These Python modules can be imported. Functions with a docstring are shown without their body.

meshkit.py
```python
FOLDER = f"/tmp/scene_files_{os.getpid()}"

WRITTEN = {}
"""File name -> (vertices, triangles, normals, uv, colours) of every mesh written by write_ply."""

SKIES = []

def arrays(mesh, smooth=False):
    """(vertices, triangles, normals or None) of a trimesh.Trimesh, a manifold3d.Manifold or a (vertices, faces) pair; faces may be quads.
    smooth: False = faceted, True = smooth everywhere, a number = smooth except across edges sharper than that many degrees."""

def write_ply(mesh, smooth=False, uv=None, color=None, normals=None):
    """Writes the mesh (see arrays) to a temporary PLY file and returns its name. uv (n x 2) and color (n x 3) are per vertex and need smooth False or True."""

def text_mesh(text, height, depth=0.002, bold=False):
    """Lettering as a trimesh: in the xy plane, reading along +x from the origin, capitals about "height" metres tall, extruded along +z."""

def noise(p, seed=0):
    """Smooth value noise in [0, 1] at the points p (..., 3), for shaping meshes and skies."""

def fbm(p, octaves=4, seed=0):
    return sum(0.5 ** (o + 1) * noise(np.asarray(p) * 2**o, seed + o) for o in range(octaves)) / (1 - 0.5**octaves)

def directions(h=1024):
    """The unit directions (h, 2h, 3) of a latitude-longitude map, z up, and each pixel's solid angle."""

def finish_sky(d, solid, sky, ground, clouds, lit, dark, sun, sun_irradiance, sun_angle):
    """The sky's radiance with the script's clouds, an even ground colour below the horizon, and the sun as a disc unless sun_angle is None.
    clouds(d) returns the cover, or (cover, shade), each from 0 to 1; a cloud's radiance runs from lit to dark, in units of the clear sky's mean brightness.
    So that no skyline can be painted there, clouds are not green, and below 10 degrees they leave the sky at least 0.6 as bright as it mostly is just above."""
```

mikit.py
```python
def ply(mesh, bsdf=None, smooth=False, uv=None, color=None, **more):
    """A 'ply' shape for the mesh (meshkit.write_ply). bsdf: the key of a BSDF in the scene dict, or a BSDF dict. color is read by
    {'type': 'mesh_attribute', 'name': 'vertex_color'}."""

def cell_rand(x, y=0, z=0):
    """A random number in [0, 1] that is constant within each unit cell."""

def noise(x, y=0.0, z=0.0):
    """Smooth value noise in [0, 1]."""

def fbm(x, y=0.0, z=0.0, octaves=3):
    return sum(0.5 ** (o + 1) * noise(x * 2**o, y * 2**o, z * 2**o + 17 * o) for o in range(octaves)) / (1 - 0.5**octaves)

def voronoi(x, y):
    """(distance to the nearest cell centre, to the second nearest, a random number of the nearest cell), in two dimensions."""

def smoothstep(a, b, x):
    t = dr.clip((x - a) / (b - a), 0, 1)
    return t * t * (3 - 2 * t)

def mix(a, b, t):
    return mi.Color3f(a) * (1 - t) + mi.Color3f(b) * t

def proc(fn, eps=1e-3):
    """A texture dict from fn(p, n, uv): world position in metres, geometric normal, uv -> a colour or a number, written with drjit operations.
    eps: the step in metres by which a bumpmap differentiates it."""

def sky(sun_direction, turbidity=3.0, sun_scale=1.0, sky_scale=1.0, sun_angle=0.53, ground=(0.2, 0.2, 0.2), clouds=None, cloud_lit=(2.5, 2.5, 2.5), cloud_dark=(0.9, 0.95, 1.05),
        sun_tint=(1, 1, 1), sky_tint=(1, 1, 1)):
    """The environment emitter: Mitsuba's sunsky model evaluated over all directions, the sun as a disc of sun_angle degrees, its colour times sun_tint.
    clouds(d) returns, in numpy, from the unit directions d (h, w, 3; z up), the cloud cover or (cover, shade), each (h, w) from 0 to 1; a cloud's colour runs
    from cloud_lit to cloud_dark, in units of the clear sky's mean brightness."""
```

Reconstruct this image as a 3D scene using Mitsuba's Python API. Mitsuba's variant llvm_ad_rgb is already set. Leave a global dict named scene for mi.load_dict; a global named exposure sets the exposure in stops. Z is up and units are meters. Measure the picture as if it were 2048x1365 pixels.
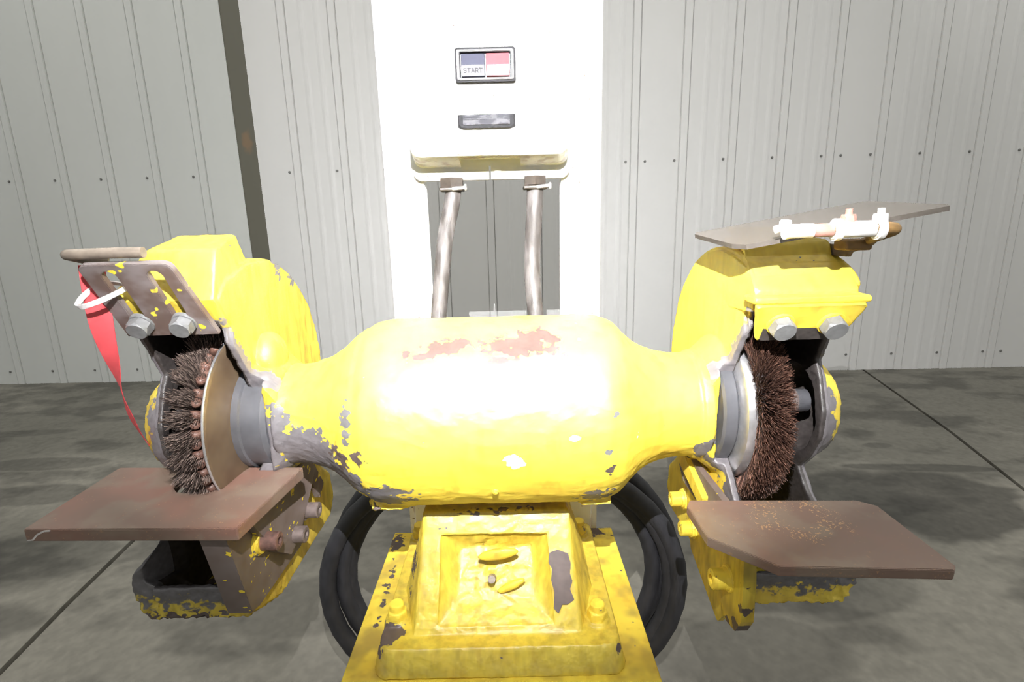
import math, random
import numpy as np
import trimesh
import manifold3d as m3
import drjit as dr
import mitsuba as mi
import mikit, meshkit
from mikit import proc, noise, fbm, smoothstep, mix
from shapely.geometry import Polygon, LineString, Point, box as sbox
from shapely import affinity, union_all

T = mi.ScalarTransform4f
scene, labels = {"type": "scene"}, {}
rng = np.random.default_rng(7)

# ------------------------------------------------------------------ camera, light, exposure
CAM = np.array([0.0, 0.0, 1.11])
PITCH, ROLL, FOCAL = math.radians(13.0), 0.0247, 1050.0
fwd = np.array([0, math.cos(PITCH), -math.sin(PITCH)])
side = np.array([1.0, 0, 0])
upv = np.cross(side, fwd)
up = upv * math.cos(ROLL) + side * math.sin(ROLL)
scene["camera"] = {"type": "perspective", "fov": math.degrees(2 * math.atan(1024 / FOCAL)), "fov_axis": "x", "near_clip": 0.02, "far_clip": 100.0,
                   "to_world": T().look_at(origin=CAM.tolist(), target=(CAM + fwd).tolist(), up=up.tolist())}
exposure = 0.0
# soft light of the big hall all around
scene["hall_light"] = {"type": "constant", "radiance": {"type": "rgb", "value": [0.50, 0.50, 0.485]}}
# rows of long ceiling lamps overhead
for k, (x, y) in enumerate(((-3.2, -0.6), (0.0, -0.6), (3.2, -0.6), (-3.2, 2.3), (0.0, 2.3), (3.2, 2.3))):
    key = "ceiling_lamp" if k == 0 else f"ceiling_lamp_{k:03d}"
    scene[key] = {"type": "rectangle", "to_world": T().translate([x, y, 5.2]).rotate([1, 0, 0], 180).scale([1.2, 0.25, 1]), "emitter": {"type": "area", "radiance": {"type": "rgb", "value": [11.0, 10.9, 10.4]}}}
    labels[key] = {"label": "long ceiling lamp high over the " + ("floor behind the viewer, " if y < 0 else "floor near the ribbed wall, ") + ("on the left" if x < 0 else "on the right" if x > 0 else "in the middle"), "category": "ceiling lamp", "group": "lamps under the hall roof"}
# the photographer's flash, above the lens
FLASH = [0.0, 0.0, 1.11 + 0.30]
scene["flash"] = {"type": "spot", "intensity": {"type": "rgb", "value": [35.0, 34.6, 35.0]}, "cutoff_angle": 43.0, "beam_width": 10.0,
                  "to_world": T().look_at(origin=FLASH, target=[-0.01, 1.0, 1.41 - 0.25], up=[0, 0, 1])}

# ------------------------------------------------------------------ helpers
S = np.array([-0.03, 0.75, 0.834])      # the grinder's spindle centre; the machine is drawn in millimetres from here


def arr(m):
    if hasattr(m, "to_mesh"):
        k = m.to_mesh()
        return np.array(k.vert_properties[:, :3], float), np.array(k.tri_verts, int)
    return np.array(m.vertices, float), np.array(m.faces, int)


def tm(m):
    v, f = arr(m)
    return trimesh.Trimesh(v, f, process=False)


def mf(t):
    t = trimesh.Trimesh(np.array(t.vertices), np.array(t.faces), process=True)
    return m3.Manifold(m3.Mesh(np.asarray(t.vertices, np.float32), np.asarray(t.faces, np.uint32)))


def world(m):
    v, f = arr(m)
    return trimesh.Trimesh(v / 1000.0 + S, f, process=False)


taken = {}


def key_of(name, parent=None):
    k = name if parent is None else f"{parent}__{name}"
    n = taken.get(k, 0)
    taken[k] = n + 1
    return k if n == 0 else f"{k}_{n:03d}"


def thing(name, label, cat, group=None):
    k = key_of(name)
    labels[k] = {"label": label, "category": cat}
    if group:
        labels[k]["group"] = group
    return k


def structure(name, label=None):
    k = key_of(name)
    labels[k] = {"kind": "structure"}
    if label:
        labels[k]["label"] = label
    return k


def put(name, mesh, mat, parent=None, smooth=35, mm=True, label=None, kind=None, **more):
    """One entry of the scene: mm says that the mesh is drawn in the machine's millimetres."""
    k = key_of(name, parent)
    scene[k] = mikit.ply(world(mesh) if mm else tm(mesh), mat, smooth=smooth, **more)
    if label or kind:
        labels[k] = {a: b for a, b in (("label", label), ("kind", kind)) if b}
    return k


def extrude(poly, h):
    if isinstance(poly, (list, tuple, np.ndarray)):
        poly = Polygon(poly)
    if poly.geom_type != "Polygon":
        poly = max(poly.geoms, key=lambda g: g.area)
    rings = [np.array(poly.exterior.coords)[:-1]] + [np.array(r.coords)[:-1] for r in poly.interiors]
    return m3.CrossSection(rings, m3.FillRule.EvenOdd).extrude(h)


def frame(m, origin, ex, ey, ez):
    ex, ey, ez, o = (np.asarray(a, float) for a in (ex, ey, ez, origin))
    return m.transform(np.column_stack([ex, ey, ez, o]))


def along_x(poly_yz, x0, x1):
    """A (y, z) outline extruded from x0 to x1."""
    return frame(extrude(poly_yz, abs(x1 - x0)), [min(x0, x1), 0, 0], [0, 1, 0], [0, 0, 1], [1, 0, 0])


def box(x0, x1, y0, y1, z0, z1):
    return m3.Manifold.cube([x1 - x0, y1 - y0, z1 - z0]).translate([x0, y0, z0])


def rbox(x0, x1, y0, y1, z0, z1, r=2.0, n=12):
    s = m3.Manifold.sphere(r, n)
    return m3.Manifold.batch_hull([s.translate([x, y, z]) for x in (x0 + r, x1 - r) for y in (y0 + r, y1 - r) for z in (z0 + r, z1 - r)])


def hull(points):
    return m3.Manifold.hull_points(np.asarray(points, float))


def basis(d):
    d = np.asarray(d, float) / np.linalg.norm(d)
    a = np.cross(d, [0, 0, 1.0] if abs(d[2]) < 0.9 else [1.0, 0, 0])
    a /= np.linalg.norm(a)
    return a, np.cross(d, a), d


def cyl(p, q, r, r2=None, n=32):
    p, q = np.asarray(p, float), np.asarray(q, float)
    a, b, d = basis(q - p)
    return frame(m3.Manifold.cylinder(float(np.linalg.norm(q - p)), r, r if r2 is None else r2, n), p, a, b, d)


def revolve_x(profile, n=96):
    """(x, radius) points turned round the spindle (the x axis)."""
    c = m3.CrossSection([np.array([[r, x] for x, r in profile], float)], m3.FillRule.NonZero)
    return frame(c.revolve(n), [0, 0, 0], [0, 1, 0], [0, 0, 1], [1, 0, 0])


def hexprism(p, d, r, h, turn=0.0):
    a, b, d = basis(d)
    c, s = math.cos(turn), math.sin(turn)
    m = m3.Manifold.cylinder(h, r, r, 6) ^ m3.Manifold.cylinder(h, r * 1.02, r * 0.86, 32).translate([0, 0, h * 0.02])
    m = m3.Manifold.cylinder(h * 0.72, r, r, 6) + (m3.Manifold.cylinder(h, r, r, 6) ^ m3.Manifold.cylinder(h, r * 1.25, r * 0.84, 32))
    return frame(m, p, c * a + s * b, -s * a + c * b, d)


def socket_screw(p, d, r=9.0, h=16.0):
    """A cap screw with its hexagon socket, standing on p and pointing along d, over a washer."""
    a, b, dd = basis(d)
    m = m3.Manifold.cylinder(h - 1.2, r, r, 28) + m3.Manifold.cylinder(1.2, r, r * 0.88, 28).translate([0, 0, h - 1.2])
    m = m - m3.Manifold.cylinder(h, r * 0.52, r * 0.52, 6).translate([0, 0, h * 0.45])
    return frame(m, p, a, b, dd)


def washer(p, d, r, h=2.6):
    p = np.asarray(p, float)
    d = np.asarray(d, float) / np.linalg.norm(d)
    return cyl(p - d * 2, p + d * h, r, r * 0.94, 32)


def cast(m, step=6.0, rounds=10, bump=0.7, scale=28.0, seed=0, lumps=None):
    """A rough painted casting: edges rounded off and the surface uneven."""
    t = tm(m.refine_to_length(step))
    t.merge_vertices()
    trimesh.smoothing.filter_taubin(t, lamb=0.5, nu=0.51, iterations=rounds)
    v = np.array(t.vertices)
    n = np.array(t.vertex_normals)
    k = (meshkit.fbm(v / scale + 40, 3, seed) - 0.5) * 2 * bump
    if lumps is not None:
        k = k + lumps(v)
    t.vertices = v + n * k[:, None]
    return t


def tube(points, r, n=16, closed=False, samples=0):
    """A round tube along a smooth curve through the points."""
    p = np.asarray(points, float)
    r = np.broadcast_to(np.asarray(r, float), (len(p),))
    if samples:
        from scipy.interpolate import CubicSpline
        s = np.r_[0, np.cumsum(np.linalg.norm(np.diff(p, axis=0), axis=1))]
        u = np.linspace(0, s[-1], samples)
        p, r = CubicSpline(s, p)(u), np.interp(u, s, r)
    t = np.gradient(p, axis=0)
    if closed:
        t = np.roll(p, -1, 0) - np.roll(p, 1, 0)
    t /= np.linalg.norm(t, axis=1, keepdims=True)
    a = np.cross(t[0], [0.3, 0.5, 0.81])
    rows = []
    for i in range(len(p)):
        a = a - t[i] * (a @ t[i])
        a /= np.linalg.norm(a)
        b = np.cross(t[i], a)
        ang = np.arange(n) * 2 * np.pi / n
        rows.append(p[i] + r[i] * (np.cos(ang)[:, None] * a + np.sin(ang)[:, None] * b))
    v = np.vstack(rows)
    f = []
    L = len(p)
    for i in range(L if closed else L - 1):
        j = (i + 1) % L
        for k in range(n):
            q = (k + 1) % n
            f += [[i * n + k, i * n + q, j * n + q], [i * n + k, j * n + q, j * n + k]]
    if not closed:
        v = np.vstack([v, p[0], p[-1]])
        for k in range(n):
            q = (k + 1) % n
            f += [[L * n, q, k], [L * n + 1, (L - 1) * n + k, (L - 1) * n + q]]
    return trimesh.Trimesh(v, np.array(f), process=False)


def ribbon(centre, across, width, thick):
    """A thin flat band along the centre line; across gives the direction of its width."""
    c, w = np.asarray(centre, float), np.asarray(across, float)
    w /= np.linalg.norm(w, axis=1, keepdims=True)
    t = np.gradient(c, axis=0)
    t /= np.linalg.norm(t, axis=1, keepdims=True)
    n = np.cross(t, w)
    n /= np.linalg.norm(n, axis=1, keepdims=True)
    width = np.broadcast_to(width, (len(c),))[:, None] / 2
    ring = np.stack([c + w * width + n * thick / 2, c - w * width + n * thick / 2, c - w * width - n * thick / 2, c + w * width - n * thick / 2], 1)
    v, f = ring.reshape(-1, 3), []
    for i in range(len(c) - 1):
        for k in range(4):
            q = (k + 1) % 4
            f += [[i * 4 + k, i * 4 + q, i * 4 + 4 + q], [i * 4 + k, i * 4 + 4 + q, i * 4 + 4 + k]]
    L = (len(c) - 1) * 4
    f += [[0, 2, 1], [0, 3, 2], [L, L + 1, L + 2], [L, L + 2, L + 3]]
    return trimesh.Trimesh(v, np.array(f), process=False)


def join(*ms):
    return trimesh.util.concatenate([tm(m) for m in ms])


def spline(points, n):
    from scipy.interpolate import CubicSpline
    p = np.asarray(points, float)
    s = np.r_[0, np.cumsum(np.linalg.norm(np.diff(p[:, :3], axis=0), axis=1))]
    return CubicSpline(s, p)(np.linspace(0, s[-1], n))


# ------------------------------------------------------------------ materials
def local(p):
    return (p.x - float(S[0])) * 1000.0, (p.y - float(S[1])) * 1000.0, (p.z - float(S[2])) * 1000.0


def blobs(x, y, z, spots):
    m = mi.Float(0)
    for (cx, cy, cz, rx, ry, rz, s) in spots:
        d = dr.sqrt(dr.square((x - cx) / rx) + dr.square((y - cy) / ry) + dr.square((z - cz) / rz))
        m = dr.maximum(m, s * dr.clip(1.25 - d, 0, 1))
    return m


def polyline(y, z, pts):
    m = mi.Float(1e9)
    for (ay, az), (by, bz) in zip(pts[:-1], pts[1:]):
        ly, lz = by - ay, bz - az
        t = dr.clip(((y - ay) * ly + (z - az) * lz) / (ly * ly + lz * lz), 0, 1)
        m = dr.minimum(m, dr.sqrt(dr.square(y - ay - t * ly) + dr.square(z - az - t * lz)))
    return m


YELLOW, ORANGE = [0.80, 0.615, 0.062], [0.68, 0.42, 0.038]
GREY, BROWN, PALE = [0.125, 0.116, 0.122], [0.085, 0.062, 0.055], [0.62, 0.60, 0.62]


def paint(grey=(), brown=(), pale=(), rust=(), extra=None, chips=0.735, dirt=0.0, film=0.0):
    """Thick yellow machine paint, chipped down to grey primer and brown iron where the lists say, with small chips everywhere."""
    def fn(p, n, uv):
        x, y, z = local(p)
        fine, mid, wide = fbm(x / 7, y / 7, z / 7, 3), fbm(x / 17 + 9, y / 17, z / 17, 3), fbm(x / 60 + 5, y / 60, z / 60, 3)
        c = mix(YELLOW, ORANGE, smoothstep(0.42, 0.8, wide) * 0.5)
        c = mix(c, [0.58, 0.37, 0.03], smoothstep(0.5, 0.8, fbm(x / 12, y / 12, z / 70, 3)) * 0.45)
        c = mix(c, [0.25, 0.17, 0.05], smoothstep(0.5 - 0.12 * dirt, 0.85, fbm(x / 26, y / 26, z / 40 + 3, 3)) * (0.16 + 0.5 * dirt))
        if film:    # brownish dirt streaks, plus dimming in the colour to offset the strong flash
            c = c * (1.0 - film * (0.65 + 0.65 * smoothstep(0.3, 0.8, fbm(x / 9, y / 9, z / 55 + 7, 3)))) + mi.Color3f(0.02, 0.016, 0.008) * film
        rough = (fine - 0.5) * 1.0 + (mid - 0.5) * 0.9
        ns = smoothstep(chips, chips + 0.02, mid * 0.6 + fine * 0.4)
        c = mix(c, GREY, ns)
        for spots, colour in ((grey, GREY), (brown, BROWN), (pale, PALE), (rust, [0.075, 0.043, 0.034])):
            if spots:
                m = smoothstep(0.38, 0.44, blobs(x, y, z, spots) + rough * 0.75)
                c = mix(c, mi.Color3f(colour) * (0.75 + 0.5 * fine), m)
        if extra is not None:
            c = extra(c, x, y, z, fine, mid, rough)
        return c
    return fn


def principled(name, fn=None, color=None, rough=0.45, spec=0.5, metallic=0.0, bump=None, bump_scale=1.0, eps=1e-3, **more):
    b = {"type": "principled", "base_color": proc(fn) if fn else {"type": "rgb", "value": list(color)}, "roughness": rough, "specular": spec, "metallic": metallic, **more}
    if bump is not None:
        b = {"type": "bumpmap", "arbitrary": {**proc(bump, eps)}, "scale": bump_scale, "bsdf": b}
    scene[name] = {"type": "twosided", "bsdf": b}


def plain(color, amount=0.2, scale=0.02, tint=None):
    def fn(p, n, uv):
        k = fbm(p.x / scale, p.y / scale, p.z / scale, 3)
        return mix([c * (1 - amount) for c in color], [min(1, c * (1 + amount)) for c in (tint or color)], k)
    return fn


def paint_bump(p, n, uv):
    x, y, z = local(p)
    return (fbm(x / 11, y / 11, z / 11, 3) * 1.0 + 0.35 * fbm(x / 3.2, y / 3.2, z / 3.2, 2)) * 0.0012


# the opening edges of the wheel guards, as (y, z)
RIM_IN = [(-112, 153), (-86, 116), (-60, 75), (-34, 30), (-48, -10), (-46, -56), (-78, -76), (-104, -103), (-140, -128)]
RIM_OUT = [(-92, 151), (-74, 140), (-44, 76), (-58, 56), (-76, 10), (-74, -30), (-52, -68), (-30, -92), (-58, -118), (-100, -140), (-146, -168)]


def guard_extra(flip):
    def extra(c, x, y, z, fine, mid, rough):
        u = dr.abs(x)
        rim = dr.select(u < 400, polyline(y, z, RIM_IN), polyline(y, z, RIM_OUT))
        rim = dr.select(u < 398, rim, rim * 1.25)
        worn = smoothstep(0.55, 0.75, 1.35 - rim / 16.0 + rough * 0.9)
        c = mix(c, mi.Color3f(GREY) * (0.8 + 0.5 * fine), worn)
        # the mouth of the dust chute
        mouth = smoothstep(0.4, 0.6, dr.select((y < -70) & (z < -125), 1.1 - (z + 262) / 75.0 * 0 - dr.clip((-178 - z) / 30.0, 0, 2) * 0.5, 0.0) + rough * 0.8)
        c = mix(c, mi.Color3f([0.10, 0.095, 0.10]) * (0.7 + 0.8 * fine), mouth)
        # dusty brown inside, darkened with the shade of the hollow painted in
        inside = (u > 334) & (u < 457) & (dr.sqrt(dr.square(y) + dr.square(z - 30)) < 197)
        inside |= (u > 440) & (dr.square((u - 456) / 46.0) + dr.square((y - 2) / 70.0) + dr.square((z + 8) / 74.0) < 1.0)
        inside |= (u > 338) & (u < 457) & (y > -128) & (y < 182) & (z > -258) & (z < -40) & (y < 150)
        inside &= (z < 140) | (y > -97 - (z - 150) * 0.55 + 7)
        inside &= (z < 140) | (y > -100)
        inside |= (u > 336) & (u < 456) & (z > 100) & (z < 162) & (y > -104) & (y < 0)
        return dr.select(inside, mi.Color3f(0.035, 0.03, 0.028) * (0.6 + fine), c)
    return extra


principled("paint_motor", paint(
    grey=[(-262, -40, -48, 98, 130, 64, 1.15), (-300, -60, -8, 26, 60, 62, 0.9), (-225, -40, -70, 60, 120, 46, 1.0), (-190, -100, -55, 26, 40, 34, 0.8), (-300, -40, -40, 40, 90, 60, 0.9),
          (-185, -110, 22, 12, 30, 40, 0.62), (150, -128, -15, 12, 20, 14, 0.62), (140, -100, -95, 40, 60, 34, 0.55), (-150, -105, -85, 60, 60, 40, 0.62), (300, -60, -45, 22, 60, 30, 0.75), (158, -118, 26, 6, 20, 22, 0.6)],
    brown=[(-196, -95, -28, 36, 40, 26, 0.72), (-170, -120, -18, 22, 24, 20, 0.6), (152, -124, -40, 10, 20, 16, 0.62), (-175, -60, -135, 46, 60, 20, 0.5)],
    rust=[(38, -78, 113, 58, 30, 24, 0.74), (62, -62, 122, 32, 30, 16, 0.85), (-60, -75, 116, 44, 22, 14, 0.68), (20, -96, 98, 30, 24, 14, 0.62), (-90, -85, 105, 30, 18, 7, 0.55), (40, -98, 96, 34, 20, 16, 0.55), (-108, -88, 106, 8, 16, 10, 0.6)],
    pale=[(30, -134, -22, 20, 20, 14, 0.75), (105, -138, 8, 10, 20, 9, 0.6), (70, -100, 94, 60, 30, 16, 0.4), (190, -110, 0, 7, 20, 12, 0.55), (182, -100, -38, 9, 20, 10, 0.55)], chips=0.755),
    rough=0.46, spec=1.0, bump=paint_bump, eps=6e-4)
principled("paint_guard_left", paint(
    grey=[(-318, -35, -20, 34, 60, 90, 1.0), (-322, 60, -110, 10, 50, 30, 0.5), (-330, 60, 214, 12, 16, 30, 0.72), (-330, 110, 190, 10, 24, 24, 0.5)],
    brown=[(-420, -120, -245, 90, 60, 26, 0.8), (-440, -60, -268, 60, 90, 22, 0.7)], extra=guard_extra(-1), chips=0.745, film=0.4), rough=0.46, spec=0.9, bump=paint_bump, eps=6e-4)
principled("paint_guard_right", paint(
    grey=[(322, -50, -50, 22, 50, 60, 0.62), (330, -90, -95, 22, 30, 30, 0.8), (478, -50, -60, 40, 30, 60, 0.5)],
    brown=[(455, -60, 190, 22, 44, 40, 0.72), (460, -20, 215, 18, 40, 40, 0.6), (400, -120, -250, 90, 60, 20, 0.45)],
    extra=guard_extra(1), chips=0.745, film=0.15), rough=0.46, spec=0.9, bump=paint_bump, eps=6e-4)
principled("paint_base", paint(
    grey=[(20, -175, -295, 22, 20, 8, 0.7), (50, -175, -294, 8, 20, 6, 0.7), (-62, -88, -207, 8, 20, 8, 0.8)],
    brown=[(-150, -110, -292, 34, 50, 14, 0.62), (-128, -40, -230, 18, 60, 70, 0.4), (-166, -150, -296, 8, 20, 12, 0.9), (166, -150, -298, 6, 20, 8, 0.9), (0, -35, -150, 100, 14, 8, 0.46), (0, -95, -215, 34, 20, 22, 0.45)],
    chips=0.77, dirt=0.5, film=0.3), rough=0.42, spec=0.8, bump=paint_bump, eps=6e-4)
principled("paint_stand", paint(brown=[(-200, 150, -322, 24, 40, 20, 0.55), (180, 165, -322, 40, 30, 20, 0.6), (-190, 0, -322, 14, 150, 20, 0.36)], chips=0.76, dirt=1.0), rough=0.5, bump=paint_bump, eps=6e-4)
principled("paint_plain", paint(chips=0.70, dirt=0.6, grey=[]), rough=0.4)
principled("primer_chip", plain([0.10, 0.075, 0.068], 0.25, 0.012), rough=0.6)


def rust_steel(p, n, uv):
    x, y, z = local(p)
    k, w, s = fbm(x / 30, y / 30, z / 30, 4), fbm(x / 70 + 3, y / 70, z / 70, 3), fbm(x / 2.6, y / 2.6, z / 2.6, 2)
    c = mix([0.165, 0.108, 0.084], [0.20, 0.108, 0.082], smoothstep(0.42, 0.72, w))
    c = mix(c, [0.19, 0.145, 0.11], smoothstep(0.45, 0.7, k) * 0.7)
    grains = smoothstep(0.70, 0.76, s) * smoothstep(0.40, 0.62, fbm(x / 22 + 7, y / 22, z / 22, 3))
    scratch = dr.select((y < -194) & (x < -500), polyline(x, z, [(-547, -79), (-540, -78), (-533, -71), (-524, -66.5), (-517, -66)]), 99.0)
    c = mix(c, [0.5, 0.48, 0.46], smoothstep(1.3, 0.7, scratch))
    return mix(c, [0.34, 0.19, 0.095], grains * 0.55)


def rust_steel_right(p, n, uv):
    x, y, z = local(p)
    c = rust_steel(p, n, uv) * mi.Float(0.92)
    ring = dr.abs(dr.sqrt(dr.square(x - 372) + dr.square((y + 178) * 1.25)) - 42)
    grit = smoothstep(0.60, 0.68, fbm(x / 2.4, y / 2.4, z / 2.4, 2)) * smoothstep(0.9, 0.3, ring / 22.0 + (fbm(x / 16, y / 16, 0, 2) - 0.5) * 1.6)
    return mix(c, [0.40, 0.23, 0.11], grit * 0.75)


principled("rust_steel", rust_steel, rough=0.42, spec=0.5, bump=lambda p, n, uv: fbm(p.x / 0.004, p.y / 0.004, p.z / 0.004, 3) * 0.00025, eps=4e-4)
principled("rust_steel_right", rust_steel_right, rough=0.42, spec=0.5, bump=lambda p, n, uv: fbm(p.x / 0.0032, p.y / 0.0032, p.z / 0.0032, 3) * 0.0003, eps=4e-4)


def bracket_fn(p, n, uv):
    x, y, z = local(p)
    m = smoothstep(0.66, 0.69, fbm(x / 16 + 2, y / 16, z / 16, 3) * 0.7 + 0.3 * fbm(x / 4, y / 4, z / 4, 2))
    return mix(mix([0.12, 0.085, 0.07], [0.17, 0.14, 0.13], fbm(x / 20, y / 20, z / 20, 3)), [0.72, 0.55, 0.04], m)


principled("worn_bracket", bracket_fn, rough=0.5)
principled("shield_bracket", lambda p, n, uv: mix(mix([0.105, 0.072, 0.06], [0.165, 0.14, 0.135], smoothstep(0.35, 0.65, fbm(p.x / 0.03, p.y / 0.03, p.z / 0.03, 4))), [0.75, 0.58, 0.05],
           smoothstep(0.69, 0.71, fbm(p.x / 0.016, p.y / 0.016 + 4, p.z / 0.016, 3))), rough=0.5)
principled("brush_plate", lambda p, n, uv: mix([0.10, 0.064, 0.042], [0.17, 0.125, 0.075], fbm(p.x / 0.03, p.y / 0.03, p.z / 0.03, 3)), rough=0.38, metallic=0.3)
principled("flange_steel", plain([0.105, 0.107, 0.116], 0.25, 0.02), rough=0.38, metallic=0.35)
principled("bright_steel", plain([0.55, 0.55, 0.56], 0.2, 0.01), rough=0.3, metallic=0.8)
principled("zinc", plain([0.20, 0.205, 0.205], 0.2, 0.006), rough=0.45, metallic=0.35)
principled("galvanized", plain([0.70, 0.70, 0.69], 0.15, 0.008), rough=0.35, metallic=0.25)
principled("rust_pink", plain([0.36, 0.19, 0.15], 0.3, 0.008), rough=0.55)
principled("old_rod", plain([0.155, 0.125, 0.10], 0.35, 0.012, [0.24, 0.20, 0.16]), rough=0.4, metallic=0.3)
principled("dark_rod", plain([0.10, 0.06, 0.03], 0.4, 0.015, [0.20, 0.12, 0.04]), rough=0.5)
principled("screw_steel", plain([0.165, 0.13, 0.118], 0.3, 0.006), rough=0.45, metallic=0.2)
principled("screw_dark", plain([0.07, 0.055, 0.05], 0.3, 0.006, [0.18, 0.09, 0.07]), rough=0.5)
principled("paint_lug", paint(brown=[(318, -172, -244, 20, 16, 12, 0.9), (318, -182, -210, 14, 12, 12, 0.75), (318, -150, -256, 20, 14, 10, 0.8), (318, -178, -180, 12, 10, 10, 0.6)], chips=0.72, dirt=0.8, film=0.35), rough=0.45, bump=paint_bump, eps=6e-4)
principled("screw_yellow", paint(chips=0.66, dirt=0.5), rough=0.4)
scene["wire_hair"] = {"type": "twosided", "bsdf": {"type": "principled", "base_color": {"type": "mesh_attribute", "name": "vertex_color"}, "roughness": 0.4, "specular": 0.6, "metallic": 0.25}}
principled("knot_cord", lambda p, n, uv: mix([0.075, 0.034, 0.025], [0.15, 0.08, 0.058], fbm(p.x / 0.006, p.y / 0.006, p.z / 0.006, 2)), rough=0.5)
principled("brush_core", color=[0.03, 0.022, 0.02], rough=0.9, spec=0.1)


def white_fn(p, n, uv):
    x, y, z = local(p)
    g = smoothstep(0.52, 0.72, fbm(x / 40, y / 40, z / 55, 4))
    c = mix([0.84, 0.85, 0.83], [0.76, 0.75, 0.68], g * 0.6)
    chip = smoothstep(0.80, 0.81, fbm(x / 8 + 3, y / 8, z / 12, 3))
    return mix(c, [0.22, 0.16, 0.11], chip)


def post_fn(p, n, uv):
    x, y, z = local(p)
    c = white_fn(p, n, uv)
    edge = smoothstep(4.0, 1.0, dr.abs(dr.abs(x - 3) - 176)) * smoothstep(0.45, 0.6, fbm(x / 12, y / 12, z / 40, 3))
    return mix(c, [0.55, 0.44, 0.30], edge * 0.7)


def box_fn(p, n, uv):
    x, y, z = local(p)
    c = white_fn(p, n, uv)
    under = smoothstep(379.0, 372.0, z + (fbm(x / 16, y / 16, z / 16, 3) - 0.5) * 14) * smoothstep(170, 150, y)  # underside of the cover toned darker: its shade is put into the colour
    under_shade = mix([0.44, 0.41, 0.31], [0.26, 0.20, 0.13], smoothstep(0.45, 0.65, fbm(x / 14, y / 14, z / 10, 3)))
    return mix(c, under_shade, under * smoothstep(101.0, 107.0, y))


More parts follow.
